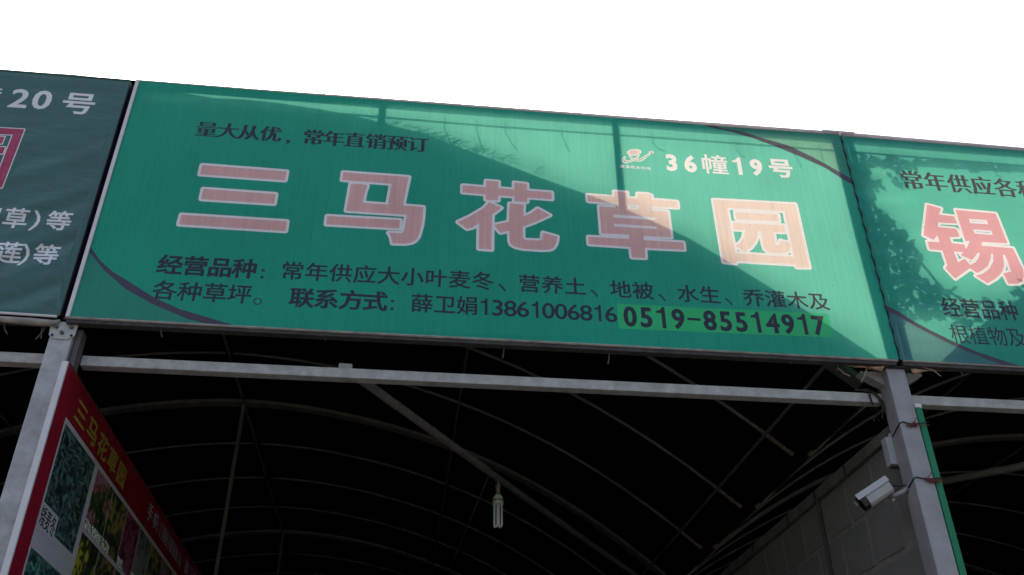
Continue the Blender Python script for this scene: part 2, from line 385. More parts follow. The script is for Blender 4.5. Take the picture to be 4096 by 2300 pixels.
def make_banner(root, x0, x1, z0, z1, layers, disp, base, y=0.0, grid=50):
    """one cloth cut into flush inked regions. layers: list of dict(name, mat, loops, kind, w) painted in order"""
    V = []; E = []
    def add(lp):
        s = len(V); ok = []
        for p in lp: V.append(Vector((min(max(p[0], x0), x1), min(max(p[1], z0), z1))))
        n = len(V) - s
        for i in range(n): E.append((s + i, s + (i + 1) % n))
    add([(x0, z0), (x1, z0), (x1, z1), (x0, z1)])
    for L in layers:
        for lp in L['loops']: add(lp)
        if L.get('w'):
            for lp in capsules(L['loops'], L['w']): add(lp)
    gx = np.arange(x0 + grid / 2, x1, grid); gz = np.arange(z0 + grid / 2, z1, grid)
    for a in gx:
        for b in gz: V.append(Vector((a + random.uniform(-4, 4), b + random.uniform(-4, 4))))
    vo, _, fo, _, _, _ = delaunay_2d_cdt(V, E, [], 0, 0.02)
    VP = np.array([tuple(v) for v in vo]); F = np.array([list(f) for f in fo if len(f) == 3])
    c = VP[F].mean(1)
    reg = np.zeros(len(F), int); names = [base]
    for L in layers:
        idx = len(names); names.append((L['name'], L['mat']))
        if L.get('w'):
            oi = len(names); names.append((L['outline_name'], L['outline_mat']))
            allp = np.array([p for lp in L['loops'] for p in lp]); w_ = L['w']
            s = (c[:, 0] > allp[:, 0].min() - w_) & (c[:, 0] < allp[:, 0].max() + w_) & (c[:, 1] > allp[:, 1].min() - w_) & (c[:, 1] < allp[:, 1].max() + w_)
            ii = np.nonzero(s)[0]; reg[ii[near(c[ii], L['loops'], w_)]] = oi
            reg[ii[inside(c[ii], L['loops'])]] = idx
        else:
            for gi, grp in enumerate(L.get('groups', [L['loops']])):
                if gi: idx = len(names); names.append((L['name'], L['mat']))
                allp = np.array([p for lp in grp for p in lp])
                s = (c[:, 0] > allp[:, 0].min()) & (c[:, 0] < allp[:, 0].max()) & (c[:, 1] > allp[:, 1].min()) & (c[:, 1] < allp[:, 1].max())
                ii = np.nonzero(s)[0]
                if len(ii): reg[ii[inside(c[ii], grp)]] = idx
    made = {}
    for k, (nm, mt) in enumerate(names):
        f = F[reg == k]
        if not len(f): continue
        u, inv = np.unique(f, return_inverse=True); inv = inv.reshape(f.shape)
        pts = VP[u] / 1000.0; dy, gxn, gzn = disp(pts[:, 0], pts[:, 1])
        # make faces look towards -Y
        a, b, d = pts[inv[:, 0]], pts[inv[:, 1]], pts[inv[:, 2]]
        cr = (b[:, 0] - a[:, 0]) * (d[:, 1] - a[:, 1]) - (b[:, 1] - a[:, 1]) * (d[:, 0] - a[:, 0])
        inv[cr < 0] = inv[cr < 0][:, ::-1]
        co_ = [(float(p[0]), float(y + q), float(BZ + p[1])) for p, q in zip(pts, dy)]
        me = bpy.data.meshes.new(nm); me.from_pydata(co_, [], inv.tolist())
        for p in me.polygons: p.use_smooth = True
        nr = [Vector((g, -1.0, h)).normalized() for g, h in zip(gxn, gzn)]
        me.normals_split_custom_set_from_vertices([tuple(v) for v in nr])
        o = link(nm, me, M[mt]); made[k] = o
        par = root
        if nm == 'outline' and (k - 1) in made: par = made[k - 1]
        if par is root: under(o, root)
        else:
            o.parent = par
    return made

def textrow(s, cx, pitch, cz, ex, ez=None, **kw):
    g = []
    for i, c in enumerate(s):
        if c == ' ': continue
        g.append(glyph(c, cx + i * pitch, cz, ex, ez, **kw))
    return g

def rect(a, b, c, d): return [(a, b), (c, b), (c, d), (a, d)]
def layer_text(name, mt, groups): return dict(name=name, mat=mt, loops=[lp for g in groups for lp in g], groups=groups)
def colon(cx, cz0, cz1, s): return [rect(cx - s / 2, cz0, cx + s / 2, cz0 + s), rect(cx - s / 2, cz1 - s, cx + s / 2, cz1)]
def ring(cx, cz, r0, r1, n=18):
    return [[(cx + r * math.cos(2 * math.pi * k / n), cz + r * math.sin(2 * math.pi * k / n)) for k in range(n)] for r in (r0, r1)]
def spiral(cx, cz, r, sx, sz, wd, turns=1.8):
    a = []; b = []
    for k in range(34):
        t = k / 33 * turns * 2 * math.pi; q = r * (0.15 + 0.85 * k / 33)
        a.append((cx + (q + wd) * math.cos(t) * sx, cz + (q + wd) * math.sin(t) * sz)); b.append((cx + (q - wd) * math.cos(t) * sx, cz + (q - wd) * math.sin(t) * sz))
    return [a + b[::-1]]

# ---- the frame and ties behind each banner
def banner_frame(root, x0, x1, posts, ties, dangles, yb=0.018, tubemat='frame'):
    part('top_rail', boxm(x0, x1, yb - 0.006, yb + 0.018, BZ + 1.477, BZ + 1.5035), M[tubemat], root, bevel=0.003)
    part('bottom_rail', boxm(x0, x1, yb - 0.012, yb + 0.03, BZ - 0.028, BZ - 0.004), M[tubemat], root, bevel=0.003)
    for x in posts:
        part('upright', boxm(x - 0.02, x + 0.02, yb + 0.002, yb + 0.038, BZ - 0.003, BZ + 1.476), M[tubemat], root, bevel=0.003)
    part('tie_rod', tubem([(x0 + 0.01, yb + 0.028, BZ + 1.437), ((x0 + x1) / 2, yb + 0.03, BZ + 1.426), (x1 - 0.01, yb + 0.028, BZ + 1.437)], 0.005, 6), M['wire'], root)
    for x, ln, lean in ties:
        pts = [(x, yb + 0.03, BZ + 1.462), (x + lean * 0.3, yb + 0.036, BZ + 1.43), (x - 0.004, yb + 0.03, BZ + 1.405)]
        if ln: pts += [(x + lean, yb + 0.05, BZ + 1.40 - ln * 0.5), (x + lean * 2.2, yb + 0.04, BZ + 1.40 - ln)]
        part('wire_tie', tubem(pts, 0.0028, 5), M['wire'], root)
    for x, ln, lean in dangles:
        part('loose_wire_end', tubem([(x, 0.035, BZ - 0.02), (x + lean * 0.4, 0.04, BZ - 0.03 - ln * 0.5), (x + lean, 0.04, BZ - 0.03 - ln)], 0.0034, 5), M['wire'], root)

# ------------------------------------------------------------------ main banner
def waves(X, Z, k):
    dy = k * (0.004 * np.sin(X * 2.1 + 1.0) + 0.003 * np.sin(Z * 4.3 + X * 1.3))
    gx_ = k * (0.0084 * np.cos(X * 2.1 + 1.0) + 0.0039 * np.cos(Z * 4.3 + X * 1.3)); gz_ = k * 0.0129 * np.cos(Z * 4.3 + X * 1.3)
    return dy, gx_, gz_

B = thing('sign_banner', 'large green banner with five big pink characters and a phone number sticker', 'banner', (2.0, 0, BZ), None)
lay = []
sbl = pairs(STRIPE['stripe_bl']); SBE = sbl[7][0] + 6
lay.append(dict(name='corner_panel', mat='corner', loops=[[(0, 0), (SBE, 0)] + sbl[7:] + [(0, 380)]]))
lay.append(dict(name='curved_stripe', mat='stripe', loops=[[(0, 403)] + sbl[:7] + [(SBE, 0)] + sbl[7:] + [(0, 375)]]))
stt = pairs(STRIPE['stripe_tr'])
lay.append(dict(name='corner_panel', mat='corner', loops=[[(3240, 1500)] + stt[0:7] + [(4006, 1162), (4006, 1500)]]))
lay.append(dict(name='curved_stripe', mat='stripe', loops=[[(3240, 1500)] + stt[0:7] + [(4006, 1162), (4006, 1123)] + stt[7:] + [(3150, 1500)]]))
for k in ('san', 'ma', 'hua', 'cao', 'yuan'):
    lay.append(dict(name='character', mat='pink', loops=[pairs(v) for v in GLYPH[k]], w=14.0, outline_name='outline', outline_mat='white'))
g = [glyph(c, x, 1185, 116, 116, serif=True) for c, x in zip('量大从优', (427, 538, 648, 762))]
g += [glyph(c, x, 1183, 114, 116, serif=True) for c, x in zip('常年直销预订', (987, 1096, 1206, 1320, 1433, 1545))]
g.append([[(846, 1146), (858, 1152), (868, 1146), (866, 1130), (850, 1116), (846, 1119), (856, 1130), (848, 1134)]])
lay.append(layer_text('character', 'ink', g))
g = [glyph(c, x, 320, 120, 116, bold=0.032) for c, x in zip('经营品种', (402, 520, 636, 752))] + [colon(840, 268, 322, 15)]
lay.append(layer_text('character', 'ink', g))
lay.append(layer_text('character', 'ink', [glyph(c, 980 + 116.2 * i + (-32 if c == '、' else 0), 322 if c != '、' else 322, 114, 110, bold=0.017) for i, c in enumerate('常年供应大小叶麦冬、营养土、地被、水生、乔灌木及') if c != '、'] +
    [[[(944 + 116.2 * i + a, 300 + b) for a, b in ((-1, 10), (10, 4), (28, -18), (34, -30), (26, -33), (14, -14), (-4, 2))]] for i in (9, 13, 16, 19)]))
g = [glyph(c, x, 175, 116, 112, bold=0.017) for c, x in zip('各种草坪', (404, 520, 636, 750))] + [ring(838, 139, 20, 14)]
g += [glyph(c, x, 172, 120, 114, bold=0.032) for c, x in zip('联系方式', (1042, 1158, 1277, 1390))] + [colon(1473, 126, 184, 15)]
g += [glyph(c, x, 174, 110, 110, bold=0.017) for c, x in zip('薛卫娟', (1614, 1726, 1835))]
g += [glyph(c, 1920 + 62.8 * i, 173, 138, 126, bold=0.012) for i, c in enumerate('13861006816')]
lay.append(layer_text('character', 'ink', g))
lay.append(dict(name='phone_sticker', mat='sticker', loops=[[(2581, 92), (3686, 108), (3686, 249), (2582, 234)]]))
lay.append(layer_text('digit', 'ink', [glyph(c, 2644 + 81.7 * i, 168 + 0.011 * 81.7 * i, 134, 156, bold=0.036) if c != '-' else [rect(2644 + 81.7 * i - 34, 163, 2644 + 81.7 * i + 34, 178)] for i, c in enumerate('0519-85514917')]))
g = [glyph(c, x, z, 138, 156, bold=0.048) for c, x, z in (('3', 2963, 1196), ('6', 3071, 1197), ('1', 3352, 1203), ('9', 3456, 1205))]
g += [glyph('幢', 3212, 1202, 158, 146, bold=0.016), glyph('号', 3600, 1209, 148, 142, bold=0.036)]
lay.append(layer_text('character', 'white', g))
lg = {k: [pairs(v)] for k, v in LOGO.items()}
lay.append(dict(name='logo', mat='logo_green', loops=lg['tail'], w=4.2, outline_name='outline', outline_mat='white'))
lay.append(dict(name='logo', mat='logo_green', loops=lg['head'], w=4.2, outline_name='outline', outline_mat='white'))
lay.append(dict(name='logo', mat='white', loops=lg['dot'], w=4.0, outline_name='outline', outline_mat='white'))
lay.append(dict(name='logo', mat='logo_pink', loops=lg['shell'], w=5.0, outline_name='outline', outline_mat='white'))
sh = np.array(lg['shell'][0]).mean(0); dt = np.array(lg['dot'][0]).mean(0)
lay.append(dict(name='logo_spiral', mat='stripe', loops=spiral(sh[0], sh[1], 22, 1.0, 0.62, 0.9)))
lay.append(layer_text('registered_mark', 'ink', [ring(dt[0], dt[1], 9, 7.6), glyph('R', dt[0] + 3.5, dt[1], 14, 14)]))
lay.append(layer_text('character', 'white', [glyph(c, 2677 + 29.6 * i, 1138 + 0.1 * i, 29, 22, bold=0.018) for i, c in enumerate('夏溪花木市场')]))
make_banner(B, 17, 4006, 0, 1500, lay, lambda X, Z: waves(X, Z, 1.3), ('cloth', 'green'))
part('side_hem', boxm(0.0, 0.0165, -0.003, 0.006, BZ, BZ + 1.5), M['hem'], B)
part('bottom_hem', tubem([(0.0, 0.004, BZ - 0.004), (1.3, 0.003, BZ - 0.007), (2.6, 0.004, BZ - 0.003), (4.0, 0.003, BZ - 0.005)], 0.0065, 6), M['hem_dirty'], B)
part('top_hem', tubem([(0.0, 0.008, BZ + 1.503), (0.7, 0.006, BZ + 1.500), (1.3, 0.005, BZ + 1.501), (2.6, 0.005, BZ + 1.503), (3.3, 0.004, BZ + 1.504), (4.0, 0.004, BZ + 1.506)], [0.005, 0.006, 0.0085, 0.011, 0.013, 0.015], 8), M['hem_thin'], B, smooth=True)
banner_frame(B, 0.005, 3.995, (0.03, 1.335, 2.655, 3.963),
    [(0.62, 0, 0), (1.07, 0, 0.02), (1.18, 0.0, 0), (1.68, 0.16, 0.03), (1.86, 0.16, 0.02), (2.02, 0.12, 0.03), (2.34, 0.11, 0.02), (2.86, 0.05, 0.03), (3.35, 0.05, 0.02), (3.70, 0.10, 0.01), (3.86, 0.04, 0.0)],
    [(0.418, 0.03, 0.015), (1.171, 0.004, 0.003), (2.02, 0.052, -0.008), (2.535, 0.056, -0.01), (3.45, 0.005, 0.0), (3.855, 0.03, -0.03), (3.70, 0.03, -0.015)])
tag(B, B['label'], 'banner')

# ------------------------------------------------------------------ left banner
LB = thing('sign_banner', 'slate green banner with white writing and a crimson character at the left edge', 'banner', (-2.0, 0, BZ))
lay = []
lay.append(dict(name='character', mat='lpink', loops=[pairs(v) for v in GLYPH['left']], w=5.5, outline_name='outline', outline_mat='lwhite'))
g = [glyph('幢', -738, 1310, 175, 150, bold=0.008, shear=-0.0), glyph('2', -557, 1312, 196, 182, bold=0.024), glyph('0', -444, 1314, 196, 182, bold=0.024), glyph('号', -256, 1306, 180, 162, bold=0.022)]
lay.append(layer_text('character', 'lwhite', g))
g = [glyph('尾', -492, 536, 120, 124, bold=0.020), glyph('草', -365, 536, 120, 124, bold=0.020), glyph('等', -164, 537, 120, 124, bold=0.020), [[(-272 + a, 528 + b) for a, b in ((-20, 60), (-6, 60), (14, 30), (20, 0), (14, -30), (-8, -60), (-22, -60), (-2, -28), (5, 0), (-1, 28))]]]
lay.append(layer_text('character', 'lwhite', g))
g = [glyph('睡', -466, 336, 120, 124, bold=0.020), glyph('莲', -340, 336, 120, 124, bold=0.020), glyph('等', -173, 336, 120, 124, bold=0.020), [[(-268 + a, 327 + b) for a, b in ((-20, 60), (-6, 60), (14, 30), (20, 0), (14, -30), (-8, -60), (-22, -60), (-2, -28), (5, 0), (-1, 28))]]]
lay.append(layer_text('character', 'lwhite', g))
def creased(X, Z):
    # folds running up to the right, strongest in the lower right corner
    a = 0.62; u = -X * math.sin(a) + Z * math.cos(a); u = u + 0.05 * np.sin(X * 3 + 1)
    amp = np.clip(1.25 - Z, 0.0, 1.0) * np.clip(1.0 - (-X) * 0.45, 0.25, 1)
    ph = u * 34; ph2 = u * 61 + 1.0
    dy = amp * (0.0030 * np.sin(ph) + 0.0016 * np.sin(ph2))
    gu = 3.4 * amp * (0.0030 * 34 * np.cos(ph) + 0.0016 * 61 * np.cos(ph2))
    return dy, gu * -math.sin(a), gu * math.cos(a)
make_banner(LB, -4000, -32, 6, 1494, lay, creased, ('cloth', 'lgreen'), y=0.008, grid=38)
part('side_hem', boxm(-0.031, -0.028, 0.008, 0.05, BZ + 0.01, BZ + 1.49), M['frame_purple'], LB)
part('corner_post', tubem([(-0.013, 0.042, BZ + 0.0), (-0.013, 0.042, BZ + 1.49)], 0.011, 8), M['frame_purple'], LB)
part('bottom_hem', tubem([(-4, 0.006, BZ + 0.003), (-0.6, 0.004, BZ + 0.001), (-0.3, 0.006, BZ + 0.004), (-0.04, 0.006, BZ + 0.0)], 0.006, 6), M['hem'], LB)
part('torn_hem_wrap', tubem([(-4, 0.018, BZ - 0.024), (-0.7, 0.016, BZ - 0.025), (-0.35, 0.018, BZ - 0.020), (-0.15, 0.016, BZ - 0.028), (-0.05, 0.018, BZ - 0.030), (-0.025, 0.02, BZ - 0.012)], [0.018, 0.017, 0.014, 0.018, 0.016, 0.006], 8), M['hem_dirty'], LB, smooth=True)
part('top_hem', tubem([(-4, 0.008, BZ + 1.497), (-0.5, 0.008, BZ + 1.499), (-0.035, 0.008, BZ + 1.497)], 0.006, 6), M['lgreen'], LB)
banner_frame(LB, -3.995, -0.06, (-3.95, -2.65, -1.33, -0.08), [(-3.0, 0.1, 0.02), (-2.0, 0.1, 0.02), (-1.0, 0.05, 0.02)], [(-0.274, 0.055, 0.03), (-0.105, 0.07, 0.012), (-0.085, 0.075, -0.03)], yb=0.035)

# ------------------------------------------------------------------ right banner
RB = thing('sign_banner', 'creased green banner with leafy shadows and one big pink character, right edge', 'banner', (6.0, 0, BZ))
lay = []
str_ = pairs(STRIPE['stripe_r'])
lay.append(dict(name='corner_panel', mat='rcorner', loops=[[(4016, 0), (4644, 0)] + str_[7:] + [(4016, 285)]]))
lay.append(dict(name='curved_stripe', mat='stripe', loops=[[(4016, 322)] + str_[:6] + [(4652, 0), (4560, 0)] + str_[8:] + [(4016, 285)]]))
lay.append(dict(name='character', mat='rpink', loops=[pairs(v) for v in GLYPH['xi']], w=14.0, outline_name='outline', outline_mat='white'))
lay.append(layer_text('character', 'ink', [glyph(c, 4380 + 142 * i, 1188 - 2.2 * i, 138, 146, serif=True) for i, c in enumerate('常年供应各种')]))
lay.append(layer_text('character', 'ink', [glyph(c, 4377 + 106.5 * i, 331 - i, 108, 124, bold=0.020) for i, c in enumerate('经营品种')] + [colon(4795, 275, 338, 16)]))
lay.append(layer_text('character', 'ink', [glyph(c, 4376 + 104 * i, 168 - i * 0.5, 106, 124, bold=0.003) for i, c in enumerate('根植物及')]))
def rcrease(X, Z):
    f = np.exp(-((X - 4.05) / 0.28) ** 2)
    u = Z + 0.25 * (X - 4.0) * np.sin(Z * 5)
    dy = f * 0.0022 * np.sin(u * 48) + 0.0018 * np.sin(Z * 27 + X * 3.1) * np.clip(1.2 - Z * 0.5, 0.3, 1) + 0.004 * np.sin(X * 2.3)
    gz_ = f * 0.0022 * 48 * np.cos(u * 48) + 0.0018 * 27 * np.cos(Z * 27 + X * 3.1) * np.clip(1.2 - Z * 0.5, 0.3, 1)
    gx_ = 0.0018 * 3.1 * np.cos(Z * 27 + X * 3.1) + 0.0092 * np.cos(X * 2.3)
    return dy, gx_, gz_
make_banner(RB, 4016, 8000, 0, 1500, lay, rcrease, ('cloth', 'rgreen'), y=0.0, grid=42)
part('top_hem', tubem([(4.025, 0.006, BZ + 1.505), (4.4, 0.006, BZ + 1.500), (5.2, 0.006, BZ + 1.492), (8.0, 0.006, BZ + 1.50)], 0.018, 8), M['hem_thin'], RB, smooth=True)
part('bottom_hem', tubem([(4.03, 0.004, BZ - 0.004), (8.0, 0.004, BZ - 0.004)], 0.0055, 6), M['hem_dirty'], RB)
banner_frame(RB, 4.03, 7.995, (4.06, 5.35, 6.67, 7.96), [(4.9, 0.05, 0.02), (5.6, 0.05, 0.02)], [(4.35, 0.02, 0.01)])
part('tape_patch', boxm(3.90, 4.10, -0.014, 0.055, BZ + 1.508, BZ + 1.519), M['hem_thin'], RB, bevel=0.003)
# cord that laces the two banners together
lc = []
for k in range(42):
    z = BZ + 0.02 + 1.46 * k / 41; lc.append((4.011 + 0.004 * math.sin(k * 2.1), -0.001 + 0.005 * math.cos(k * 2.1), z))
part('gap_light_block', boxm(3.987, 4.035, 0.016, 0.050, BZ + 0.0, BZ + 1.498), M['frame_purple'], RB)  # dark backing strip added to stop sunlight coming through the gap between the banners
tag(obj('lacing_cord', tubem(lc, 0.005, 6), M['cable'], smooth=True), 'dark cord lacing the pink character banner to the creased banner', 'cord')

# ------------------------------------------------------------------ posts
def post(x0, x1, label, paint):
    t = thing('steel_post', label, 'post', ((x0 + x1) / 2, 0.08, 0.02), 'steel posts under the banners')
    part('shaft', boxm(x0, x1, 0.032, 0.135, 0.02, BZ - 0.034), M[paint], t, bevel=0.006)
    part('base_plate', boxm(x0 - 0.05, x1 + 0.05, -0.02, 0.18, 0.02, 0.032), M['galv'], t, bevel=0.002)
    return t
PL = post(-0.057, 0.043, 'galvanised steel post with bolted plate beside the red photo board', 'galv')
bm = bmesh.new()
plate(bm, [(-0.066, 0.027, 3.722), (-0.060, 0.027, 3.652), (-0.036, 0.027, 3.634), (0.026, 0.027, 3.634), (0.052, 0.027, 3.653), (0.056, 0.027, 3.722)], (0, 0.0045, 0))
pt = part('bolt_plate', bm, M['galv_old'], PL)
for x, z in ((-0.035, 3.694), (0.030, 3.694), (-0.004, 3.664)):
    bm = bmesh.new(); m4 = Matrix.Translation((x, 0.021, z)) @ Matrix.Rotation(math.pi / 2, 4, 'X')
    bmesh.ops.create_cone(bm, segments=6, radius1=0.0085, radius2=0.0085, depth=0.012, cap_ends=True, matrix=m4)
    o = obj('bolt', bm, M['bolt']); o.parent = pt
for x, z in ((-0.045, 3.652), (0.038, 3.654)):
    bm = bmesh.new(); m4 = Matrix.Translation((x, 0.0262, z)) @ Matrix.Rotation(math.pi / 2, 4, 'X')
    bmesh.ops.create_cone(bm, segments=12, radius1=0.006, radius2=0.006, depth=0.001, cap_ends=True, matrix=m4)
    o = obj('bolt_hole', bm, M['hole']); o.parent = pt
part('rear_angle', boxm(0.048, 0.072, 0.055, 0.119, 3.40, BZ - 0.036), M['pipe'], PL, bevel=0.002)
PR = post(3.945, 4.045, 'grey painted steel post wrapped with wires beside the green board edge', 'paint')
for s, xa in ((-1, 3.944), (1, 4.046)):
    bm = bmesh.new(); plate(bm, [(xa, 0.075, 3.628), (xa + s * 0.112, 0.075, 3.692), (xa + s * 0.112, 0.075, 3.702), (xa, 0.075, 3.702)], (0, 0.006, 0))
    part('gusset', bm, M['paint'], PR)
    bm = bmesh.new(); plate(bm, [(xa, 0.081, 3.628), (xa + s * 0.112, 0.081, 3.692), (xa + s * 0.112, 0.081, 3.700), (xa, 0.081, 3.636)], (0, 0.05, 0))
    part('gusset_flange', bm, M['paint'], PR)
part('cap_plate', boxm(3.90, 4.085, 0.012, 0.15, 3.704, 3.7025 + 0.003), M['frame'], PR)
for zc, red in ((3.405, 0), (3.125, 1)):
    bm = bmesh.new()
    tube(bm, [(3.944, 0.12, zc - 0.035), (3.941, 0.07, zc - 0.02), (3.943, 0.029, zc - 0.002), (3.96, 0.0275, zc + 0.004), (4.0, 0.028, zc - 0.004), (4.046, 0.027, zc), (4.083, 0.01, zc)], 0.003, 6)
    part('binding_wire', bm, M['cable'], PR)
    bm = bmesh.new(); p = []
    for k in range(26):
        t = k / 25; p.append((3.995 + 0.075 * t if red else 4.0 + 0.03 * math.sin(t * 9) * (1 - t * 0.4), 0.022 + 0.004 * math.sin(k * 2.3), zc - 0.006 + 0.012 * math.sin(k * 1.9) - (0.008 * math.sin(t * 3))))
    tube(bm, p, 0.0026, 5)
    tube(bm, [(4.01, 0.023, zc - 0.002), (4.026, 0.014, zc + 0.018), (4.034, 0.01, zc + 0.030)], 0.002, 5)
    tube(bm, [(4.03, 0.022, zc - 0.01), (4.06, 0.016, zc - 0.016), (4.082, 0.008, zc - 0.016)], 0.0022, 5)
    part('twisted_wire', bm, M['wire_red'], PR)

# ------------------------------------------------------------------ crossbeams
def beam(x0, x1, label, m):
    o = obj('crossbeam', boxm(x0, x1, 0.120, 0.175, 3.553, 3.604), M[m], bevel=0.005)
    return tag(o, label, 'beam', 'crossbeams between the posts')
beam(0.0725, 3.943, 'long galvanised box beam under the pink character banner, between two posts', 'galv_old')
beam(-4.0, -0.0585, 'short visible box beam left of the bolted post, under the slate banner', 'galv_old')
beam(4.0465, 8.0, 'box beam right of the wire wrapped post, under the creased banner', 'galv_old')

# ------------------------------------------------------------------ arched shade tunnels
AX = np.array([0, 0.44, 0.82, 1.42, 2.0, 2.57, 3.07, 3.46, 3.77, 4.0]); AZ = np.array([5.38, 5.355, 5.31, 5.19, 5.0, 4.77, 4.5, 4.24, 4.0, 3.815])
def arch(x, smooth=True): return float(np.interp(abs(x), AX, AZ))
XS = [-4 + 8 * k / 40 for k in range(41)]
poly = np.polyfit(AX, AZ, 5)
def archs(x): return float(np.polyval(poly, abs(x)))
def tunnel(cx, label, hw0, hw1):
    t = thing('shade_tunnel', label, 'greenhouse', (cx, 0.2, 3.8))
    xs = [x for x in XS if hw0 <= x <= hw1]
    # covering: two skins 12 mm apart so that the cloth has an inside and an outside
    bm = bmesh.new(); ys = [0.125] + [0.4 + k for k in range(16)] + [16.0]
    rows = []
    for iy, yy in enumerate(ys):
        row = []
        for x in xs:
            sag = 0.0 if iy else 0.006 * math.sin(x * 5.0) + 0.004 * math.sin(x * 13)
            row.append(bm.verts.new((cx + x, yy + (0.01 * math.sin(x * 3.7) if iy == 0 else 0), (archs(x) + 0.018 if iy else min(archs(x) + 0.018, 5.335 if x > 0.3 else 5.352)) + sag)))
        rows.append(row)
    for i in range(len(rows) - 1):
        for k in range(len(xs) - 1): bm.faces.new((rows[i][k], rows[i][k + 1], rows[i + 1][k + 1], rows[i + 1][k]))
    o = part('shade_cloth', bm, M['net'], t, smooth=True)
    for k in range(16):
        yy = 0.4 + k
        if k % 4 == 0:
            bm = bmesh.new(); rings = []
            for x in xs:
                z = archs(x) - 0.026; a = 0.05
                rings.append([bm.verts.new((cx + x, yy - a, z)), bm.verts.new((cx + x, yy + a, z)), bm.verts.new((cx + x, yy + a, z + 0.035)), bm.verts.new((cx + x, yy - a, z + 0.035))])
            for i in range(len(rings) - 1):
                for j in range(4): bm.faces.new((rings[i][j], rings[i][(j + 1) % 4], rings[i + 1][(j + 1) % 4], rings[i + 1][j]))
            bm.faces.new(rings[0]); bm.faces.new(rings[-1])
            part('truss_arch', bm, M['rib'], t)
        else:
            for s in (-1, 1):
                px = [x for x in xs if x * s >= -0.001]
                if not px: continue
                pts = [(cx + x, yy, archs(x) - 0.005) for x in px]
                if s < 0: pts = pts[::-1]
                pts[0] = (pts[0][0] + s * 0.03, yy, pts[0][2])
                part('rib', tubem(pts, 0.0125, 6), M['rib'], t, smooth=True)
                e = pts[-1]; f = pts[-2]; d = (Vector(f) - Vector(e)).normalized()
                part('rib_sleeve', tubem([Vector(e) + d * 0.002 - d * 0.02, Vector(e) + d * 0.22], 0.0155, 8), M['rib_end'], t)
    for x in (0.0, -2.0, 2.0, -3.85, 3.85):
        if not (hw0 <= x <= hw1): continue
        part('ridge_purlin' if x == 0 else 'purlin', tubem([(cx + x, 0.3, archs(x) - 0.012), (cx + x, 15.9, archs(x) - 0.012)], 0.011 if x else 0.014, 6), M['rib'], t)
    for yy in (4.4, 8.4):
        if hw0 <= 0: part('ridge_column', tubem([(cx + 0.0, yy, archs(0) - 0.01), (cx, yy, 0.0)], 0.019, 8), M['rib'], t)
    return t
tn = tunnel(0.0, 'dark arched shade tunnel whose ribs rise behind the central and slate banners', -4.0, 4.0)
tr = tunnel(8.13, 'dark arched shade tunnel behind the creased banner at the right', -4.0, 4.0)
# frayed threads along the front edge of the cloth
bm = bmesh.new()
for k in range(150):
    x = random.choice([random.uniform(1.3, 2.0), random.uniform(1.2, 2.3), random.uniform(1.45, 1.75)])
    z = archs(x) + 0.016; l = random.uniform(0.02, 0.10); a = random.uniform(0.2, 2.2)
    p0 = (x, 0.13, z); p1 = (x + l * 0.5 * math.cos(a), 0.125, z + l * 0.45 * math.sin(a)); p2 = (x + l * math.cos(a - 0.5), 0.12, z + l * math.sin(a - 0.4) * 0.7)
    tube(bm, [p0, p1, p2], 0.0014, 3, cap=False)
fr = part('frayed_threads', bm, M['net'], tn); fr['kind'] = 'stuff'
# gutters in the valleys, and the steel channel on the wall below
gut = obj('valley_gutter', boxm(3.970, 4.160, 0.125, 16, 3.828, 3.905), M['net'])
tag(gut, 'dark gutter along the valley between the two shade tunnels, above the block wall', 'gutter')

# ------------------------------------------------------------------ walls
W = thing('block_wall', 'grey block wall running back behind the wire wrapped post, under a steel channel', 'wall', (4.06, 0.2, 0.0))
part('mortar_core', boxm(4.004, 4.16, 0.20, 16.0, 0.0, 3.40), M['mortar'], W)
bw, bh, mj = 0.312, 0.27, 0.026
base_me = []
for v in range(6):
    bm = bmesh.new(); box(bm, 0, 0.0058, 0, bw - mj, 0, bh - mj)
    for vt in bm.verts: vt.co += Vector((random.uniform(-0.002, 0.002) if vt.co.x < 0.003 else 0, random.uniform(-0.004, 0.004), random.uniform(-0.004, 0.004)))
    bmesh.ops.bevel(bm, geom=[e for e in bm.edges if all(vv.co.x < 0.0031 for vv in e.verts)], offset=0.003, segments=1, affect='EDGES')
    bmesh.ops.recalc_face_normals(bm, faces=bm.faces)
    me = bpy.data.meshes.new('block'); bm.to_mesh(me); bm.free(); me.materials.append(M['block']); base_me.append(me)
rest = bmesh.new()
for r in range(12):
    z1 = 3.42 - r * bh if r else 3.40
    zt = 3.15 + bh - r * bh
    zb = zt - bh + mj / 2; 
    for c in range(50):
        yy = 0.33 - 0.312 + mj / 2 + c * bw + (0.0 if r % 2 else 0.10 if r else 0.16)
        yy += 0.0
        if yy < 0.205: 
            if r % 2 == 0 and yy + bw - mj > 0.3: pass
            else: continue
        if yy > 15.6 or zb < 0.05: continue
        if r < 8 and c < 17:
            o = link('block', random.choice(base_me)); under(o, W)
            o.matrix_parent_inverse = Matrix.Identity(4); o.location = Vector((3.998, max(yy, 0.202), zb)) - W.location
            if r == 0: o.scale.z = (3.398 - zb) / (bh - mj)
        else: box(rest, 3.998, 4.0038, yy, yy + bw - mj, zb, min(zb + bh - mj, 3.398))
rs = part('distant_blocks', rest, M['block'], W); rs['kind'] = 'stuff'
part('top_channel', boxm(3.975, 4.14, 0.19, 16, 3.402, 3.462), M['steel_strip'], W, bevel=0.004)
for yy in (0.72, 1.13, 1.56, 2.2, 2.9, 3.7):
    bm = bmesh.new(); box(bm, 3.9705, 3.9745, yy - 0.012, yy + 0.012, 3.405, 3.459)
    part('channel_clamp', bm, M['frame'], W, bevel=0.001)
part('conduit', tubem([(3.985, 1.13, 3.40), (3.985, 1.135, 0.02)], 0.011, 8), M['frame'], W)
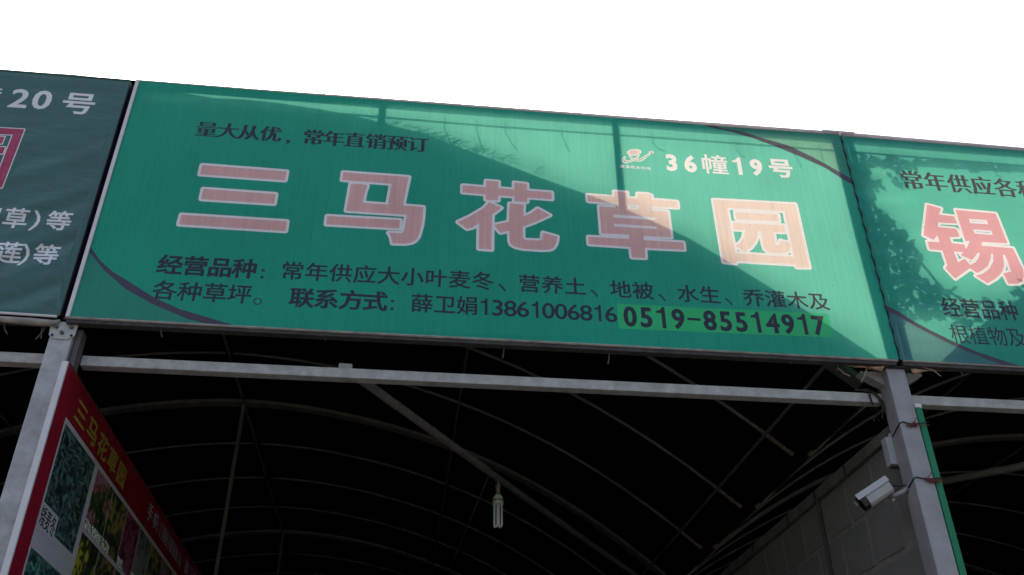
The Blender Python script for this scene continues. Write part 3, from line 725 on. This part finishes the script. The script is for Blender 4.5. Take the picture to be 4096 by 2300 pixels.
def plainwall(name, label, *a):
    o = obj(name, boxm(*a), M['net']); tag(o, label, 'wall'); return o
structure(obj('added_back_wall', boxm(-4.2, 12.4, 16.02, 16.2, 0, 5.6), M['net']))  # unseen enclosure, added with both sides below to keep the tunnels dark
structure(obj('added_left_wall', boxm(-4.2, -4.02, 0.2, 16.0, 0, 3.85), M['net']))  # added out of view, shuts daylight out on the left
structure(obj('added_right_wall', boxm(12.15, 12.35, 0.2, 16.0, 0, 3.85), M['net']))  # added out of view, shuts daylight out on the right

# ------------------------------------------------------------------ diagonal pipe, cables, lamp
pd = thing('diagonal_pipe', 'long dull pipe running diagonally back from the middle crossbeam, lamp hanging below', 'pipe', (1.27, 0.2, 3.64))
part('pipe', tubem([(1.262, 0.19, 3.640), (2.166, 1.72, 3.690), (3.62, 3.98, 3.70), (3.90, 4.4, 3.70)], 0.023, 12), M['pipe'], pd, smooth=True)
part('end_bracket', boxm(1.235, 1.30, 0.15, 0.20, 3.6055, 3.645), M['galv_old'], pd, bevel=0.006)
for t in (0.28, 0.5, 0.86):
    a = Vector((1.262, 0.19, 3.640)).lerp(Vector((2.166, 1.72, 3.690)), t); d = Vector((0.904, 1.53, 0.05)).normalized()
    part('clip_ring', tubem([a - d * 0.006, a + d * 0.006], 0.0255, 12), M['rib'], pd)
p2 = obj('diagonal_pipe', tubem([(4.22, 1.9, 3.62), (6.2, 0.22, 3.62)], 0.023, 12), M['rib'], smooth=True)
tag(p2, 'dull pipe running diagonally in the dark tunnel right of the green board edge', 'pipe')
tag(obj('hanging_cable', tubem([(2.10, 1.62, 3.672), (2.04, 3.3, 3.76), (2.0, 5.0, 3.84), (1.93, 8.0, 4.0), (1.7, 16.0, 4.3)], 0.006, 6), M['rib']), 'thin cable running back from the diagonal pipe beside the lamp', 'cable')
LX, LY = 2.166, 1.72
lp = thing('energy_saving_lamp', 'unlit white energy saving lamp hanging from the diagonal pipe', 'lamp', (LX, LY, 3.38))
part('cord', tubem([(LX, LY, 3.68), (LX + 0.001, LY, 3.64)], 0.0045, 6), M['cream'], lp)
bm = bmesh.new(); lathe(bm, LX, LY, [(0.011, 3.652), (0.016, 3.648), (0.0165, 3.628), (0.014, 3.626), (0.0145, 3.608), (0.0125, 3.604), (0.0165, 3.590), (0.017, 3.580)]); part('socket', bm, M['socket'], lp, smooth=True)
bm = bmesh.new(); lathe(bm, LX, LY, [(0.017, 3.582), (0.024, 3.574), (0.031, 3.562), (0.034, 3.548), (0.0345, 3.522), (0.033, 3.516), (0.026, 3.515)]); part('ballast_housing', bm, M['cream'], lp, smooth=True)
bm = bmesh.new(); lathe(bm, LX, LY, [(0.0349, 3.546), (0.0351, 3.544), (0.0351, 3.540), (0.0349, 3.538)]); part('housing_band', bm, M['teal_band'], lp, smooth=True)
for (ax, ay) in ((-0.014, -0.013), (0.014, -0.013), (-0.014, 0.013), (0.014, 0.013)):
    r = 0.0075; zt, zb_ = 3.517, 3.388; dx = 0.009
    s = -1 if ax < 0 else 1
    p = [(LX + ax - dx, LY + ay, zt), (LX + ax - dx, LY + ay, zb_)]
    for k in range(1, 6): t = math.pi * k / 6; p.append((LX + ax - dx * math.cos(t), LY + ay, zb_ - dx * math.sin(t)))
    p += [(LX + ax + dx, LY + ay, zb_), (LX + ax + dx, LY + ay, zt)]
    bm = bmesh.new()
    tube(bm, p, 0.0062, 8); part('glass_tube', bm, M['tube'], lp, smooth=True)

# wiring bundle on the beam by the right post
bm = bmesh.new()
tube(bm, [(3.80, 0.112, 3.61), (3.86, 0.110, 3.618), (3.905, 0.112, 3.60), (3.93, 0.112, 3.56), (3.932, 0.112, 3.52), (3.90, 0.13, 3.49)], 0.005, 6)
tube(bm, [(3.83, 0.113, 3.612), (3.885, 0.108, 3.606), (3.915, 0.108, 3.57), (3.925, 0.112, 3.53), (3.92, 0.13, 3.47)], 0.004, 6)
tube(bm, [(3.872, 0.113, 3.612), (3.873, 0.112, 3.58), (3.876, 0.113, 3.535)], 0.0045, 6)
for k in range(7):
    a = random.uniform(0, 6.28); tube(bm, [(3.90, 0.14, 3.50), (3.90 + 0.03 * math.cos(a), 0.13, 3.50 + 0.02 * math.sin(a)), (3.90 + 0.06 * math.cos(a + .4), 0.14, 3.49 + 0.035 * math.sin(a + .4))], 0.0022, 4)
tag(obj('cable_bundle', bm, M['cable']), 'tangle of black cables looped over the crossbeam left of the wire wrapped post', 'cables')

# scraps of dried cloth and straw at the post head
def scrap(pts, label):
    bm = bmesh.new(); c = [bm.verts.new(p) for p in pts]; m_ = bm.verts.new((sum((Vector(p) for p in pts), Vector()) / len(pts)) + Vector((0, -0.02, -0.006)))
    for i in range(len(c)): bm.faces.new((c[i], c[(i + 1) % len(c)], m_))
    bmesh.ops.subdivide_edges(bm, edges=bm.edges[:], cuts=2, use_grid_fill=True)
    for v in bm.verts: v.co += Vector((random.uniform(-.003, .003), random.uniform(-.005, .005), random.uniform(-.003, .003)))
    o = obj('cloth_scrap', bm, M['scrap'])
    sm = o.modifiers.new('thickness', 'SOLIDIFY'); sm.thickness = 0.002
    tag(o, label, 'scrap', 'scraps at the post head')
scrap([(3.74, 0.03, 3.702), (3.80, 0.02, 3.698), (3.855, 0.015, 3.680), (3.91, 0.01, 3.672), (3.925, 0.01, 3.700), (3.87, 0.03, 3.7025)], 'torn brown cloth scrap under the banner, left of the wire wrapped post')
scrap([(4.07, 0.01, 3.672), (4.10, 0.01, 3.668), (4.145, 0.015, 3.690), (4.24, 0.03, 3.7015), (4.13, 0.03, 3.702), (4.075, 0.02, 3.701)], 'torn ochre cloth scrap under the creased banner, right of the wire wrapped post')
def straw(a, b, c_, label):
    tag(obj('straw', tubem([a, b, c_], 0.003, 5), M['straw']), label, 'straw', 'straws at the post head')
straw((3.836, 0.02, 3.684), (3.81, 0.012, 3.64), (3.783, 0.01, 3.605), 'pale straw hanging steeply left of the wire wrapped post head')
straw((4.135, 0.02, 3.712), (4.18, 0.012, 3.695), (4.215, 0.01, 3.66), 'pale straw arching out right of the wire wrapped post head')
straw((3.70, 0.04, 3.69), (3.715, 0.03, 3.66), (3.745, 0.03, 3.645), 'short curled straw under the pink character banner near its right end')

# ------------------------------------------------------------------ CCTV cameras
cc = thing('security_camera', 'white box security camera with sunshield on an arm behind the right post', 'camera', (3.79, 0.14, 3.08))
A = Vector((3.868, 0.130, 3.124)); Bv = Vector((3.740, 0.172, 3.049))     # rear and front of the housing
d = (Bv - A).normalized(); side = d.cross(Vector((0, 0, 1))).normalized(); up = side.cross(d).normalized()
def P3(f, s_, u): return A + d * f + side * s_ * 0.95 + up * u * 1.02
ln = (Bv - A).length
SC = 1.25
prof = [(-0.036, 0.030), (0.036, 0.030), (0.038, -0.002), (0.028, -0.030), (0.010, -0.040), (-0.010, -0.040), (-0.028, -0.030), (-0.038, -0.002)]
bm = bmesh.new(); plate(bm, [P3(0, a, b) for a, b in prof], d * (ln - 0.02)); part('housing', bm, M['cam_white'], cc, bevel=0.003)
bm = bmesh.new(); plate(bm, [P3(ln - 0.020, a * 1.01, b * 1.01) for a, b in prof], d * 0.030); part('front_window', bm, M['cam_black'], cc)
bm = bmesh.new(); plate(bm, [P3(-0.004, -0.047, 0.008), P3(-0.004, -0.045, 0.036), P3(-0.004, 0.045, 0.036), P3(-0.004, 0.047, 0.008), P3(-0.004, 0.043, 0.008), P3(-0.004, 0.041, 0.0325), P3(-0.004, -0.041, 0.0325), P3(-0.004, -0.043, 0.008)], d * (ln + 0.022))
part('sunshield', bm, M['cam_white'], cc)
bm = bmesh.new(); plate(bm, [P3(-0.0005, a * 0.7, b * 0.7 - 0.002) for a, b in prof], d * -0.006); part('rear_cap', bm, M['frame'], cc)
bm = bmesh.new(); tube(bm, [P3(0.022, 0.036, 0.0), P3(0.022, 0.046, 0.0)], 0.014, 12); part('side_knob', bm, M['cam_white'], cc)
bm = bmesh.new(); tube(bm, [P3(0.022, 0.0462, 0.0), P3(0.022, 0.0475, 0.0)], 0.009, 12); part('knob_cap', bm, M['cam_black'], cc)
bm = bmesh.new(); tube(bm, [P3(0.03, 0, -0.038), P3(0.03, 0, -0.062)], 0.011, 10); part('swivel', bm, M['frame'], cc)
bm = bmesh.new(); tube(bm, [P3(0.03, 0, -0.060), P3(0.03, 0, -0.070)], 0.008, 8); part('swivel_screw', bm, M['cam_white'], cc)
part('arm', tubem([tuple(P3(0.02, 0, -0.052)), (3.92, 0.11, 3.085), (3.944, 0.10, 3.10)], 0.011, 10), M['paint'], cc, smooth=True)
part('cable_loop', tubem([tuple(P3(-0.006, 0.01, 0.01)), (3.885, 0.15, 3.135), (3.91, 0.13, 3.12), (3.94, 0.10, 3.115)], 0.003, 6), M['cable'], cc)
jb = thing('junction_box', 'upright white box fixed to the back of the wire wrapped post, above the security camera', 'box', (3.96, 0.15, 3.23))
part('box_body', boxm(3.915, 4.0, 0.136, 0.185, 3.235, 3.376), M['cam_white'], jb, bevel=0.003)
bm = bmesh.new(); lathe(bm, 3.955, 0.155, [(0.010, 3.375), (0.010, 3.395), (0.007, 3.402)], 10); part('box_gland', bm, M['cam_white'], jb)
part('box_base', boxm(3.925, 3.99, 0.142, 0.180, 3.226, 3.2348), M['bolt'], jb)

# ------------------------------------------------------------------ green board by the right post
gb = thing('green_board', 'narrow green edge of a board tied to the right side of the wire wrapped post', 'board', (4.065, 0.6, 0.1))
part('panel', boxm(4.0485, 4.080, 0.030, 1.4, 0.1, 3.49), M['strip_green'], gb, bevel=0.002)
part('corner_cap', boxm(4.047, 4.081, 0.028, 0.06, 3.4905, 3.512), M['board_edge'], gb, bevel=0.002)

# ------------------------------------------------------------------ red photo board
def tilemat(name, dark, cols, scale, thr=0.5, blade=False):
    m = bpy.data.materials.new(name); m.use_nodes = True; n = m.node_tree; L = n.links
    p = n.nodes['Principled BSDF']; p.inputs['Roughness'].default_value = 0.4
    tc = n.nodes.new('ShaderNodeTexCoord'); mp = n.nodes.new('ShaderNodeMapping'); L.new(tc.outputs['Object'], mp.inputs[0])
    if blade:
        vs = []
        prev = None
        for k, (sy, sz, rot) in enumerate(((9, 46, 0.7), (40, 8, -0.4), (12, 38, 2.2))):
            m2 = n.nodes.new('ShaderNodeMapping'); m2.inputs['Rotation'].default_value = (rot, 0, 0); m2.inputs['Scale'].default_value = (1, sy, sz)
            wz = n.nodes.new('ShaderNodeTexNoise'); wz.inputs['Scale'].default_value = 9; L.new(tc.outputs['Object'], wz.inputs['Vector'])
            ad = n.nodes.new('ShaderNodeMix'); ad.data_type = 'VECTOR'; ad.inputs[0].default_value = 0.10; L.new(tc.outputs['Object'], ad.inputs[4]); L.new(wz.outputs['Color'], ad.inputs[5])
            L.new(ad.outputs[1], m2.inputs[0])
            nz = n.nodes.new('ShaderNodeTexNoise'); nz.inputs['Scale'].default_value = 1.6; nz.inputs['Detail'].default_value = 2; L.new(m2.outputs[0], nz.inputs['Vector'])
            cr = n.nodes.new('ShaderNodeMapRange'); cr.inputs[1].default_value = 0.52; cr.inputs[2].default_value = 0.72; L.new(nz.outputs[0], cr.inputs[0])
            if prev is None: prev = cr.outputs[0]
            else:
                mm = n.nodes.new('ShaderNodeMath'); mm.operation = 'MAXIMUM'; L.new(prev, mm.inputs[0]); L.new(cr.outputs[0], mm.inputs[1]); prev = mm.outputs[0]
        mx = n.nodes.new('ShaderNodeMix'); mx.data_type = 'RGBA'; mx.inputs[6].default_value = (*dark, 1); mx.inputs[7].default_value = (*cols[0], 1)
        L.new(prev, mx.inputs[0]); L.new(mx.outputs[2], p.inputs['Base Color'])
    else:
        nz = n.nodes.new('ShaderNodeTexNoise'); nz.inputs['Scale'].default_value = scale; nz.inputs['Detail'].default_value = 5; L.new(tc.outputs['Object'], nz.inputs['Vector'])
        big = n.nodes.new('ShaderNodeTexNoise'); big.inputs['Scale'].default_value = scale * 0.28; L.new(tc.outputs['Object'], big.inputs['Vector'])
        s = n.nodes.new('ShaderNodeMath'); s.operation = 'ADD'; L.new(nz.outputs[0], s.inputs[0]); L.new(big.outputs[0], s.inputs[1])
        cr = n.nodes.new('ShaderNodeValToRGB'); e = cr.color_ramp.elements
        e[0].position = 0.40; e[0].color = (*dark, 1); e[1].position = 0.5; e[1].color = (dark[0] * 3, dark[1] * 3.5, dark[2] * 2.5, 1)
        for k, c in enumerate(cols): q = e.new(thr + 0.05 + 0.05 * k); q.color = (*c, 1)
        h = n.nodes.new('ShaderNodeMath'); h.operation = 'MULTIPLY'; h.inputs[1].default_value = 0.5; L.new(s.outputs[0], h.inputs[0])
        L.new(h.outputs[0], cr.inputs[0]); L.new(cr.outputs[0], p.inputs['Base Color'])
    return m
TM = {'grass': tilemat('photo_grass', (0.012, 0.022, 0.022), [(0.15, 0.28, 0.24)], 1, blade=True),
      'grass2': tilemat('photo_grass_bright', (0.015, 0.04, 0.04), [(0.14, 0.36, 0.27)], 1, blade=True),
      'redf': tilemat('photo_red_flowers', (0.02, 0.035, 0.015), [(0.26, 0.05, 0.035), (0.40, 0.20, 0.24)], 26, 0.46),
      'yel': tilemat('photo_yellow_flowers', (0.02, 0.028, 0.012), [(0.42, 0.36, 0.02), (0.50, 0.44, 0.05)], 30, 0.49),
      'mix': tilemat('photo_mixed_flowers', (0.018, 0.022, 0.015), [(0.30, 0.22, 0.06)], 30, 0.5),
      'pink': tilemat('photo_magenta_flowers', (0.05, 0.012, 0.02), [(0.24, 0.035, 0.09), (0.30, 0.09, 0.14)], 34, 0.44),
      'grey': tilemat('photo_grey_leaves', (0.06, 0.07, 0.06), [(0.2, 0.2, 0.19)], 20, 0.5),
      'cap': tilemat('caption_print', (0.45, 0.44, 0.45), [(0.05, 0.05, 0.06)], 160, 0.46)}
RX = 0.0745
rb = thing('photo_board', 'red board with plant photographs and yellow title, fixed beside the bolted post', 'board', (0.06, 2.0, 0.4))
part('panel', boxm(0.0555, RX, -0.002, 4.2, 0.4, 3.500), M['red'], rb)
part('front_edge_trim', boxm(0.0475, 0.0745, -0.016, -0.0025, 0.4, 3.5025), M['board_edge'], rb, bevel=0.003)
part('top_trim', boxm(0.0550, RX + 0.001, -0.002, 4.2, 3.5005, 3.506), M['frame'], rb)
part('white_field', boxm(RX + 0.0002, RX + 0.0012, 0.125, 4.10, 0.5, 3.297), M['board_white'], rb)
def tile(y0, y1, z0, z1, key):
    o = obj('photograph', boxm(RX + 0.0014, RX + 0.0024, y0, y1, z0, z1), TM[key]); under(o, rb)
tile(0.138, 0.625, 2.835, 3.272, 'grass'); tile(0.138, 0.625, 2.25, 2.722, 'grass2')
keys = ['redf', 'mix', 'pink', 'grey', 'mix', 'redf', 'yel', 'grey', 'pink', 'mix', 'redf']
keys2 = ['yel', 'mix', 'redf', 'grey', 'mix', 'yel', 'pink', 'mix', 'grey', 'redf', 'yel']
for r_ in range(3):
    for i in range(11):
        y0 = 0.685 + i * 0.312
        z1 = 3.272 - r_ * 0.315
        tile(y0, y0 + 0.302, z1 - 0.29, z1, (keys if r_ == 0 else keys2)[(i + r_ * 2) % 11] if r_ != 1 else keys2[i])
        o = obj('caption', boxm(RX + 0.0026, RX + 0.0030, y0, y0 + (0.29 if i == 0 else 0.13), z1 - 0.292, z1 - 0.292 + 0.045), TM['cap']); under(o, rb)
part('caption', boxm(RX + 0.0026, RX + 0.0030, 0.125, 0.345, 2.80, 2.915), M['board_white'], rb)
def boardtext(s, y0, pitch, zc, em_y, em_z, m, name, bold=0.02):
    V = []; F = []
    for i, c in enumerate(s):
        if c == ' ': continue
        L = char_loops(c); L = fat(L, bold, bold * 0.7)
        vv = [Vector(p) for lp_ in L for p in lp_]; ee = []; s0 = 0
        for lp_ in L:
            ee += [(s0 + k, s0 + (k + 1) % len(lp_)) for k in range(len(lp_))]; s0 += len(lp_)
        vo, _, fo, _, _, _ = delaunay_2d_cdt(vv, ee, [], 0, 1e-5)
        P_ = np.array([tuple(v) for v in vo]); Fs = np.array([list(f) for f in fo if len(f) == 3]); ins = inside(P_[Fs].mean(1), L)
        V = []; F = []; b0 = 0; mx_ = 0.5 if not c.isascii() else 0.3
        for p in P_: V.append((RX + 0.0034, y0 + i * pitch + (p[0] - mx_) * em_y, zc + (p[1] - 0.38) * em_z))
        for f in Fs[ins]: F.append([b0 + int(k) for k in f])
        me = bpy.data.meshes.new(name); me.from_pydata(V, [], F); o = link(name, me, m); under(o, rb)
boardtext('三马花草园', 0.285, 0.192, 3.382, 0.17, 0.125, M['yellow'], 'character', 0.03)
boardtext('手机', 1.74, 0.16, 3.405, 0.14, 0.11, M['board_white'], 'character', 0.012)
boardtext(':13861006816', 1.98, 0.066, 3.405, 0.105, 0.135, M['board_white'], 'character', 0.012)
boardtext('薛卫娟', 2.93, 0.16, 3.405, 0.14, 0.11, M['board_white'], 'character', 0.012)
boardtext('矮麦冬', 0.168, 0.068, 2.862, 0.066, 0.092, M['black_print'], 'character', 0.012)

# ------------------------------------------------------------------ vine behind the creased banner
vn = thing('climbing_vine', 'leafy vine behind the creased banner, seen only as leaf silhouettes through it', 'plant', (4.2, 0.12, 3.9))
tx = math.tan(math.radians(SUN_AZ)); tz = math.tan(math.radians(SUN_EL)) / math.cos(math.radians(SUN_AZ))
def behind(x, z, y):   # the place at depth y whose shadow falls at x, z on the banner cloth
    return Vector((x + y * tx, y, z + y * tz))
region = [(4.03, 5.02), (4.14, 5.02), (4.12, 4.93), (4.2, 4.86), (4.12, 4.80), (4.10, 4.72), (4.20, 4.62), (4.27, 4.50), (4.30, 4.36), (4.24, 4.26), (4.36, 4.16), (4.32, 4.08), (4.40, 4.02), (4.03, 3.95)]
topreg = [(4.10, 5.24), (4.10, 5.02), (4.3, 4.98), (4.5, 5.06), (4.8, 5.03), (5.1, 5.06), (6.0, 5.05), (6.0, 5.24)]
blob = [(4.30, 4.20), (4.42, 4.20), (4.50, 4.10), (4.60, 4.14), (4.72, 4.20), (4.85, 4.3), (4.85, 3.95), (4.30, 3.95)]
patch = [(4.24, 4.99), (4.36, 4.93), (4.34, 4.86), (4.26, 4.86)]
lv = bmesh.new()
def leaf(c, s):
    a = random.uniform(0, 6.28); n_ = Vector((random.uniform(-.4, .4), -1, random.uniform(-.3, .6))).normalized()
    u = n_.cross(Vector((math.cos(a), 0, math.sin(a)))).normalized(); v = n_.cross(u)
    shp = [(0, -1), (0.45, -0.6), (0.62, 0.0), (0.35, 0.25), (0.45, 0.6), (0.12, 0.55), (0, 1.0), (-0.12, 0.55), (-0.45, 0.6), (-0.35, 0.25), (-0.62, 0.0), (-0.45, -0.6)]
    vs = [lv.verts.new(c + (u * p + v * q) * s) for p, q in shp]; lv.faces.new(vs)
def fill(pg, n, smin, smax):
    xs_ = [p[0] for p in pg]; zs_ = [p[1] for p in pg]; k = 0
    while k < n:
        x = random.uniform(min(xs_), max(xs_)); z = random.uniform(min(zs_), max(zs_))
        if inside(np.array([[x, z]]), [pg])[0]:
            k += 1; sz = random.uniform(smin, smax); ym = (5.225 - sz - z) / tz
            if ym < 0.075: continue
            leaf(behind(x, z, random.uniform(0.07, min(0.145, ym))), sz)
fill(region, 700, 0.018, 0.034); fill(topreg, 1100, 0.02, 0.036); fill(blob, 130, 0.02, 0.034); fill(patch, 22, 0.016, 0.026)
lo = part('leaves', lv, M['leaf'], vn); lo['kind'] = 'stuff'
for a, b in (((4.06, 4.0), (4.10, 5.03)), ((4.28, 4.35), (4.42, 3.9)), ((4.12, 5.04), (6.0, 5.04)), ((4.3, 4.4), (4.12, 4.1))):
    A_ = behind(a[0], a[1], 0.11); B_ = behind(b[0], b[1], 0.11); m_ = (A_ + B_) / 2 + Vector((0.03, 0, 0.02))
    part('stem', tubem([A_, m_, B_], 0.008, 6), M['leaf'], vn)

for t_ in (B, LB, RB): t_['group'] = 'sign banners in a row'
print('script seconds', round(time.time() - T0, 1), 'objects', len(bpy.data.objects))
